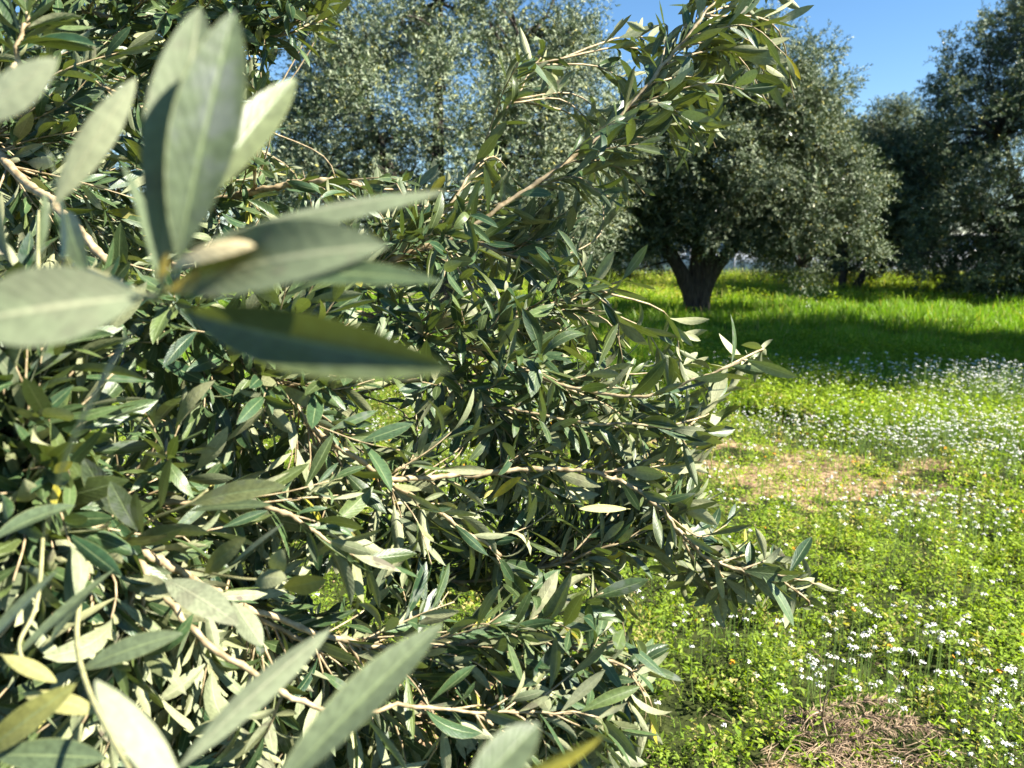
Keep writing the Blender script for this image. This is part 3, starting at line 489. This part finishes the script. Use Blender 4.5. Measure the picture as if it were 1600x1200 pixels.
for i, (j, pts, r0, r1) in enumerate(mains):
    w_ = [P(*q) for q in pts]
    if isinstance(j, str):
        src = polyl[int(j[1:])]; k = np.argmin(((src-w_[0])**2).sum(1)); w_[0] = src[k]
    else:
        mid = (j+w_[0])/2+np.array([0, 0, -0.05]); w_ = [j, mid]+w_
        r0 = r0
    r0, r1 = r0*0.78, r1*0.85
    p = spline(w_, 8*len(w_)); p += np.cumsum(rng.normal(0, 0.0022, p.shape), 0)*0.6
    polyl.append(p)
    rr = np.interp(np.linspace(0, 1, len(p)), [0, 0.25, 1], [r0*(2.2 if not isinstance(j, str) else 1), r0, r1])
    mb = MB(); rr = rr*(1+0.12*rng.normal(0, 1, len(p))*(rng.uniform(0, 1, len(p)) < 0.3)); pp = np.repeat(p, 2, 0)[:-1].copy(); pp[1::2] = (p[1:]+p[:-1])/2; rr = np.repeat(rr, 2)[:-1]; rr[1::2] *= 0.86; rr[::4] *= 1.16; mb.tube(pp, rr, 8, 0.07)
    branch_objs.append([mb, []])
ALLP = np.concatenate(polyl); ALLI = np.concatenate([np.full(len(p), i) for i, p in enumerate(polyl)]); ALLK = np.concatenate([np.arange(len(p)) for p in polyl])
ALLT = np.concatenate([norm(np.gradient(p, axis=0)) for p in polyl])
apx, apy, apd = proj(ALLP); okp = (apx > -160)
def in_mask(pt, grow=0):
    x, y, d = proj(pt); return inpoly(x, y, MASK)
def grow_twig(q, tan, T, nfac=1.0, lsc=1.0, start=0.2):
    """a twig from q to T and the leaf specs along it"""
    ln = np.linalg.norm(T-q); sag = rng.normal(0, 0.05, 3)*ln
    mid = q+(T-q)*0.45+tan*ln*0.18+sag+np.array([0, 0, 0.06*ln])
    p = spline([q, mid, T], 10); seg = np.linalg.norm(np.diff(p, axis=0), axis=1); tot = seg.sum()
    ns = max(3, int(tot/0.018*nfac)); S = np.linspace(start, 1.0, ns); out = []
    ph = rng.uniform(0, np.pi)
    for a_, s in enumerate(S):
        f = s*(len(p)-1); i0 = min(int(f), len(p)-2); b = p[i0]+(p[i0+1]-p[i0])*(f-i0); tg = norm(p[i0+1]-p[i0])
        e1 = norm(np.cross(tg, np.array([0.05, 0.1, 1.0]))); e2 = np.cross(tg, e1); an = ph+a_*np.pi/2+rng.normal(0, 0.35)
        for sg in (0, np.pi):
            if rng.uniform() < 0.10: continue
            e = e1*np.cos(an+sg)+e2*np.sin(an+sg)
            sp = rng.uniform(0.45, 1.0)*(1-0.45*(s > 0.85)); A = norm(tg*(1.05-sp*0.35)+e*sp+np.array([0.05, 0, 0.06])+rng.normal(0, 0.13, 3))
            Nn = tg*0.75-e*0.15+np.array([0, 0, 0.50])+rng.normal(0, 0.38, 3)
            size = (0.052+0.014*rng.normal())*(1-0.30*max(0, s-0.8)/0.2*rng.uniform(0.3, 1))*lsc
            out.append((b, A, Nn, min(max(size, 0.022), 0.080)))
    return p, out
def depth_at(px, py):
    d = 0.62+0.55*np.clip(px/900, 0, 1)
    if py < 420: d = max(d, 1.15-0.1*(px > 900))
    if py > 950: d = min(d, 0.92)
    return d
cnt = 0; tries = 0; NT = 1250
while cnt < NT and tries < 12000:
    tries += 1
    px, py = rng.uniform(-120, 1300), rng.uniform(-120, 1320)
    if not inpoly(np.array(px), np.array(py), MASK): continue
    if any((px-a_)**2+(py-b_)**2 < (c_*1.2)**2 and rng.uniform() < 0.7*d_ for a_, b_, c_, d_ in HOLES): continue
    if px > 850 and rng.uniform() < 0.15: continue
    d = depth_at(px, py)*rng.uniform(0.88, 1.12)+(rng.uniform(0, 0.9) if rng.uniform() < (0.5 if px < 520 else 0.2) else 0)
    T = P(px, py, d); dist = np.linalg.norm(ALLP-T, axis=1)+np.where(okp, 0, 9)+0.06*rng.uniform(0, 1, len(ALLP))
    vv = T-ALLP; al = (vv*ALLT).sum(1)/np.maximum(np.linalg.norm(vv, axis=1), 1e-6); k = np.argmin(dist+0.10*(al < 0.35)+0.3*(al < 0)); q = ALLP[k]; ln = np.linalg.norm(T-q)
    if ln < 0.035 or ln > 0.50 or (ALLI[k] == 4 and px > 780 and rng.uniform() < 0.42): continue
    pl = polyl[ALLI[k]]; kk = ALLK[k]; tan = norm(pl[min(kk+1, len(pl)-1)]-pl[max(kk-1, 0)])
    if ln < 0.09: T = q+(T-q)*0.09/ln+tan*0.04
    p, lv = grow_twig(q, tan, T)
    bb = np.array([l[0]+norm(l[1])*l[3] for l in lv]) if lv else None
    if bb is None: continue
    ex, ey, ed = proj(bb); kin = inpoly(ex, ey, MASK)
    for a_, b_, c_, d_ in HOLES: kin &= ~(((ex-a_)**2+(ey-b_)**2 < c_**2) & (d_ > 0.5))
    if kin.mean() < 0.6 and not (ex.mean() < -60): continue
    mb, L_ = branch_objs[ALLI[k]]; mb.tube(p, np.linspace(min(0.0021, 0.0009+0.004*ln), 0.0007, len(p)), 5); L_ += lv; cnt += 1
# leaves straight off the bearing ends of the branches
for i, p in enumerate(polyl):
    n = len(p); k0 = int(n*(0.45 if len(mains[i][1]) > 5 else 0.3)); T = p[-1]; seg = p[k0:]
    L = np.linalg.norm(np.diff(seg, axis=0), axis=1).sum(); m = int(L/0.022)
    if i in (0, 2, 13): seg = p[int(n*0.8):]; m = 10
    for s in np.linspace(0, 1, m):
        f = s*(len(seg)-1); i0 = min(int(f), len(seg)-2); b = seg[i0]+(seg[i0+1]-seg[i0])*(f-i0); tg = norm(seg[i0+1]-seg[i0]); an = rng.uniform(0, 2*np.pi)
        e1 = norm(np.cross(tg, np.array([0.05, 0.1, 1.0]))); e2 = np.cross(tg, e1)
        for sg in (0, np.pi):
            e = e1*np.cos(an+sg)+e2*np.sin(an+sg); A = norm(tg*0.8+e*0.75+rng.normal(0, 0.15, 3))
            branch_objs[i][1].append((b, A, tg*0.7+np.array([0, 0, 0.5])+rng.normal(0, 0.4, 3), min(max(0.055+0.012*rng.normal(), 0.03), 0.076)))
tot = 0
for i, (mb, L_) in enumerate(branch_objs):
    o = mb.build('branch', M_TWIG, tree)
    if not L_: continue
    B = np.array([l[0] for l in L_]); A = np.array([l[1] for l in L_]); Nn = np.array([l[2] for l in L_]); L = np.array([l[3] for l in L_])
    tx, ty, td = proj(B+A*L[:, None]*1.02); bx, by, bd = proj(B)
    endn = np.min(((B[:, None]-polyl[i][None, -10:])**2).sum(-1), axis=1) < 0.03**2; keep = (inpoly(tx, ty, MASK) | (tx < -100) | endn) & (td > 0.42) & (bd > 0.42)
    mx, my = (tx+bx)/2, (ty+by)/2
    for a_, b_, c_, d_ in HOLES: keep &= ~(((mx-a_)**2+(my-b_)**2 < c_**2) & (rng.uniform(0, 1, len(L)) < d_))
    B, A, Nn, L = B[keep], A[keep], Nn[keep], L[keep]; n = len(B); tot += n
    if n == 0: continue
    V, Q, uv, li = leaves(B, A, Nn, L, L*rng.uniform(0.18, 0.27, n), rng.normal(0.18, 0.40, n)+(rng.uniform(0, 1, n) < 0.07)*rng.choice([-1.6, 1.6], n), rng.normal(0, 0.5, n), rng.normal(0.12, 0.30, n))
    tn = np.c_[rng.uniform(0, 1, n), np.where(rng.uniform(0, 1, n) < 0.012, rng.uniform(0.3, 0.9, n), 0.10*rng.uniform(0, 1, n)**2), (rng.uniform(0, 1, n) < 0.22)*rng.uniform(0.3, 1, n)]
    mesh_np('foliage', V, [Q], M_LEAF, o, uv=uv, tint=tn[li])
print('near leaves', tot, 'twigs', cnt)
# ------------------------------------------------------------------ the sprigs nearest the camera, leaf by leaf
def near_leaf(parent, b, t, wpx, side=1, nrm=(0, 0, 1), bend=0.2, twist=0.0, cup=0.15, tint=(0.5, 0.0, 0.3), mat=None):
    """b, t: (px,py,depth) base and tip; nrm in camera axes (right, up, towards the camera); side -1 shows the underside"""
    B, T = P(*b), P(*t); ch = T-B; L = np.linalg.norm(ch); A = ch/L
    n = nrm[0]*RT+nrm[1]*UP-nrm[2]*FW; n = norm(n-A*(n@A))*side
    w = wpx/FPX*(b[2]+t[2])/2
    # rotate the start direction so that the bent leaf still ends at the tip
    be = bend if abs(bend) > 1e-3 else 1e-3; th = be/2; A0 = A*math.cos(th)+n*math.sin(th); N0 = n*math.cos(th)-A*math.sin(th); Lr = L*(be/2)/math.sin(be/2)
    V, Q, uv, li = leaves(B[None], A0[None], N0[None], np.array([Lr]), np.array([w]), np.array([be]), np.array([twist]), np.array([cup]), 22, 11)
    return mesh_np('leaf', V, [Q], mat or M_NEAR, parent, uv=uv, tint=np.tile(np.array(tint, float), (len(V), 1)))
def sprig(stems, lvs):
    mb = MB()
    for pts, r0, r1 in stems: p = spline([P(*q) for q in pts], 24); mb.tube(p, np.linspace(r0, r1, 24), 8, 0.04)
    o = mb.build('sprig', M_SHOOT, tree)
    for l in lvs: near_leaf(o, *l[0], **l[1])
    return o
D = 0.25
sprig([([(205, 480, 0.80), (120, 420, 0.55), (160, 430, 0.36), (225, 462, 0.27), (252, 458, D), (255, 430, D-0.005)], 0.0022, 0.0009), ([(255, 455, D), (300, 450, D-0.005)], 0.0008, 0.0006)], [
 (((250, 445, D), (312, 12, 0.262), 100), dict(side=-1, nrm=(0.35, 0.1, 1), bend=-0.45, twist=0.25, cup=-0.25, tint=(0.1, 0, 0.4))),
 (((275, 425, D-.005), (366, 18, 0.245), 100), dict(side=1, nrm=(0.25, 0.25, 1), bend=0.25, twist=-0.2, cup=0.25, tint=(0.8, 0, 1))),
 (((290, 340, 0.27), (462, 122, 0.31), 62), dict(side=1, nrm=(0.5, 0.5, 1), bend=0.3, tint=(0.9, 0.05, 0))),
 (((285, 455, D), (606, 385, 0.225), 112), dict(side=-1, nrm=(0.1, 0.15, 1), bend=-0.9, cup=-0.35, twist=0.3, tint=(0.05, 0, 0.6))),
 (((300, 385, 0.27), (697, 298, 0.275), 70), dict(side=-1, nrm=(0.1, 1, 0.8), bend=-0.3, cup=0.3, tint=(0.1, 0, 0.2))),
 (((300, 430, 0.29), (690, 440, 0.28), 55), dict(side=1, nrm=(-0.1, 0.6, 0.9), bend=0.3, tint=(0.2, 0, 0))),
 (((270, 482, D), (705, 577, 0.22), 92), dict(side=1, nrm=(-0.25, -0.25, 1), bend=0.35, cup=0.55, twist=0.3, tint=(0.2, 0.05, 0.2))),
 (((232, 462, D), (-60, 505, 0.232), 128), dict(side=-1, nrm=(-0.02, 0.15, 1), bend=-0.35, cup=-0.2, tint=(0.15, 0, 0.2))),
 (((262, 425, D), (398, 385, 0.222), 60), dict(side=-1, nrm=(0.3, 0.6, 0.9), bend=-0.7, cup=0.3, tint=(1, 0, 0), mat=M_YOUNG)),
 (((258, 460, D), (395, 410, 0.24), 34), dict(side=1, nrm=(0.1, -0.1, 1), bend=0.7, tint=(0.2, 0, 0), mat=M_YOUNG)),
 (((250, 455, D), (262, 395, 0.24), 16), dict(side=1, nrm=(0, 0, 1), bend=0.1, tint=(0.3, 0, 0), mat=M_YOUNG)),
 (((245, 450, D), (190, 255, 0.29), 26), dict(side=1, nrm=(1, 0.2, 0.5), bend=0.3, tint=(0.9, 0, 0))),
 (((240, 470, D), (66, 870, 0.30), 34), dict(side=1, nrm=(-0.7, 0.4, 0.7), bend=0.35, tint=(0.6, 0, 0)))])
sprig([([(60, 330, 0.9), (60, 430, 0.5), (75, 440, 0.34), (95, 400, 0.30)], 0.0018, 0.0008)], [
 (((78, 330, 0.30), (212, 122, 0.30), 48), dict(side=-1, nrm=(0.9, 0.7, 0.9), bend=-0.3, cup=0.25, tint=(0.95, 0, 0))),
 (((95, 430, 0.30), (72, 230, 0.33), 42), dict(side=1, nrm=(-0.6, 0.1, 1), bend=-0.5, twist=0.7, tint=(0.9, 0, 0.2))),
 (((-60, 200, 0.27), (90, 92, 0.27), 80), dict(side=-1, nrm=(0.9, 0.8, 0.6), bend=-0.2, tint=(1, 0, 0))),
 (((20, 420, 0.33), (-25, 235, 0.34), 62), dict(side=1, nrm=(-0.6, 0, 1), bend=0.3, tint=(0.1, 0, 0.9))),
 (((140, 435, 0.33), (105, 330, 0.36), 40), dict(side=1, nrm=(-0.2, 0.3, 1), bend=0.3, tint=(0.6, 0, 0.1))),
 (((60, 400, 0.34), (70, 300, 0.34), 18), dict(side=1, nrm=(1, 0.2, 0.3), bend=0.3, tint=(0.5, 0, 0.1)))])
sprig([([(150, 820, 0.66), (120, 1000, 0.5), (200, 1200, 0.36), (300, 1290, 0.3)], 0.002, 0.0008)], [
 (((265, 1215, 0.30), (516, 982, 0.36), 58), dict(side=-1, nrm=(-0.35, 0.7, 0.8), bend=-0.25, cup=0.15, tint=(0.3, 0, 0.1))),
 (((400, 1270, 0.28), (692, 975, 0.33), 76), dict(side=1, nrm=(-0.3, 0.7, 0.8), bend=0.25, cup=0.25, tint=(1, 0, 0))),
 (((300, 1290, 0.28), (150, 1062, 0.32), 66), dict(side=-1, nrm=(0.85, 0.7, 0.5), bend=-0.5, cup=0.3, tint=(1, 0, 0))),
 (((720, 1260, 0.24), (842, 1130, 0.26), 70), dict(side=1, nrm=(-0.2, 0.7, 0.8), bend=0.25, cup=0.2, tint=(0.9, 0, 0))),
 (((720, 1245, 0.25), (942, 1150, 0.27), 60), dict(side=1, nrm=(-0.3, -0.6, 0.9), bend=0.3, tint=(0.8, 0.55, 0))),
 (((-40, 1190, 0.42), (120, 1068, 0.42), 44), dict(side=1, nrm=(-0.5, -0.2, 0.9), bend=0.6, tint=(0.8, 0.25, 0))),
 (((-60, 1050, 0.40), (92, 890, 0.42), 30), dict(side=1, nrm=(-0.4, 0.6, 0.7), bend=0.2, tint=(0.9, 0, 0)))])
# mid-depth leaves that stand out in the picture
sprig([([(200, 838, 0.66), (240, 810, 0.62), (290, 790, 0.6), (325, 765, 0.6)], 0.0013, 0.0007), ([(300, 890, 0.70), (350, 900, 0.6), (390, 905, 0.58), (430, 905, 0.58)], 0.0012, 0.0007), ([(70, 775, 0.63), (60, 930, 0.5), (30, 1010, 0.46), (60, 1060, 0.45)], 0.0015, 0.0008)], [
 (((195, 815, 0.6), (130, 715, 0.58), 42), dict(side=1, nrm=(-0.2, 0.6, 0.9), bend=0.2, tint=(0.5, 0, 1))),
 (((215, 830, 0.6), (172, 752, 0.57), 34), dict(side=1, nrm=(0.1, 0.7, 0.9), bend=0.2, tint=(0.6, 0, 1))),
 (((222, 835, 0.6), (212, 768, 0.57), 22), dict(side=1, nrm=(0.1, 0.5, 0.9), bend=0.2, tint=(0.4, 0, 1))),
 (((250, 800, 0.61), (268, 716, 0.59), 30), dict(side=1, nrm=(-0.2, 0.7, 0.9), bend=0.15, tint=(0.3, 0, 0.2))),
 (((292, 790, 0.6), (448, 762, 0.56), 44), dict(side=1, nrm=(0, 0.8, 0.8), bend=0.35, tint=(0.9, 0.1, 0.3))),
 (((290, 800, 0.61), (425, 790, 0.58), 28), dict(side=1, nrm=(0.1, 0.9, 0.6), bend=0.3, tint=(0.5, 0, 0))),
 (((255, 905, 0.58), (373, 977, 0.52), 50), dict(side=-1, nrm=(0.5, 0.5, 0.9), bend=-0.4, cup=-0.1, tint=(0.9, 0, 0.4))),
 (((362, 938, 0.56), (410, 1010, 0.54), 34), dict(side=-1, nrm=(0.4, 0.4, 1), bend=-0.3, tint=(0.6, 0, 0))),
 (((345, 895, 0.6), (443, 818, 0.56), 38), dict(side=-1, nrm=(0.7, 0.8, 0.6), bend=-0.2, tint=(1, 0, 0))),
 (((440, 918, 0.58), (510, 905, 0.56), 34), dict(side=1, nrm=(0.2, -0.1, 1), bend=0.3, tint=(0.9, 0.18, 0))),
 (((318, 898, 0.6), (384, 840, 0.58), 30), dict(side=1, nrm=(-0.6, -0.2, 0.9), bend=0.5, tint=(0.9, 0.18, 0))),
 (((398, 908, 0.58), (448, 905, 0.56), 34), dict(side=-1, nrm=(0.1, 0.7, 1), bend=-0.9, tint=(0.7, 0.1, 0))),
 (((430, 900, 0.58), (442, 858, 0.56), 30), dict(side=-1, nrm=(0.1, 0.3, 1), bend=-0.9, tint=(0.6, 0.1, 0))),
 (((0, 1050, 0.45), (178, 890, 0.5), 28), dict(side=1, nrm=(-0.5, 0.5, 0.8), bend=0.15, tint=(0.9, 0, 0))),
 (((75, 1010, 0.48), (146, 915, 0.5), 30), dict(side=1, nrm=(-0.5, 0.6, 0.8), bend=0.3, tint=(0.8, 0, 0))),
 (((-20, 850, 0.46), (118, 790, 0.5), 42), dict(side=1, nrm=(-0.2, 0.8, 0.8), bend=0.5, cup=0.3, tint=(0.4, 0, 0))),
 (((30, 1082, 0.44), (152, 1114, 0.42), 34), dict(side=-1, nrm=(0.4, 0.8, 0.7), bend=-0.3, tint=(0.9, 0.35, 0))),
 (((0, 1022, 0.45), (88, 1066, 0.43), 26), dict(side=-1, nrm=(0.4, 0.8, 0.7), bend=-0.3, tint=(0.9, 0.35, 0))),
 (((-20, 1180, 0.42), (165, 1185, 0.42), 50), dict(side=1, nrm=(0, 0.8, 0.8), bend=0.3, tint=(0.5, 0, 0))),
 (((120, 1050, 0.47), (285, 990, 0.48), 40), dict(side=1, nrm=(-0.2, 0.7, 0.9), bend=0.5, tint=(0.9, 0, 0))),
 (((985, 795, 0.98), (905, 795, 0.95), 18), dict(side=-1, nrm=(0.5, 0.9, 0.5), bend=-0.2, tint=(0.9, 0.3, 0))),
 (((768, 780, 0.95), (815, 745, 0.93), 16), dict(side=1, nrm=(0.1, 0.7, 0.8), bend=0.2, tint=(0.9, 0.85, 0)))])
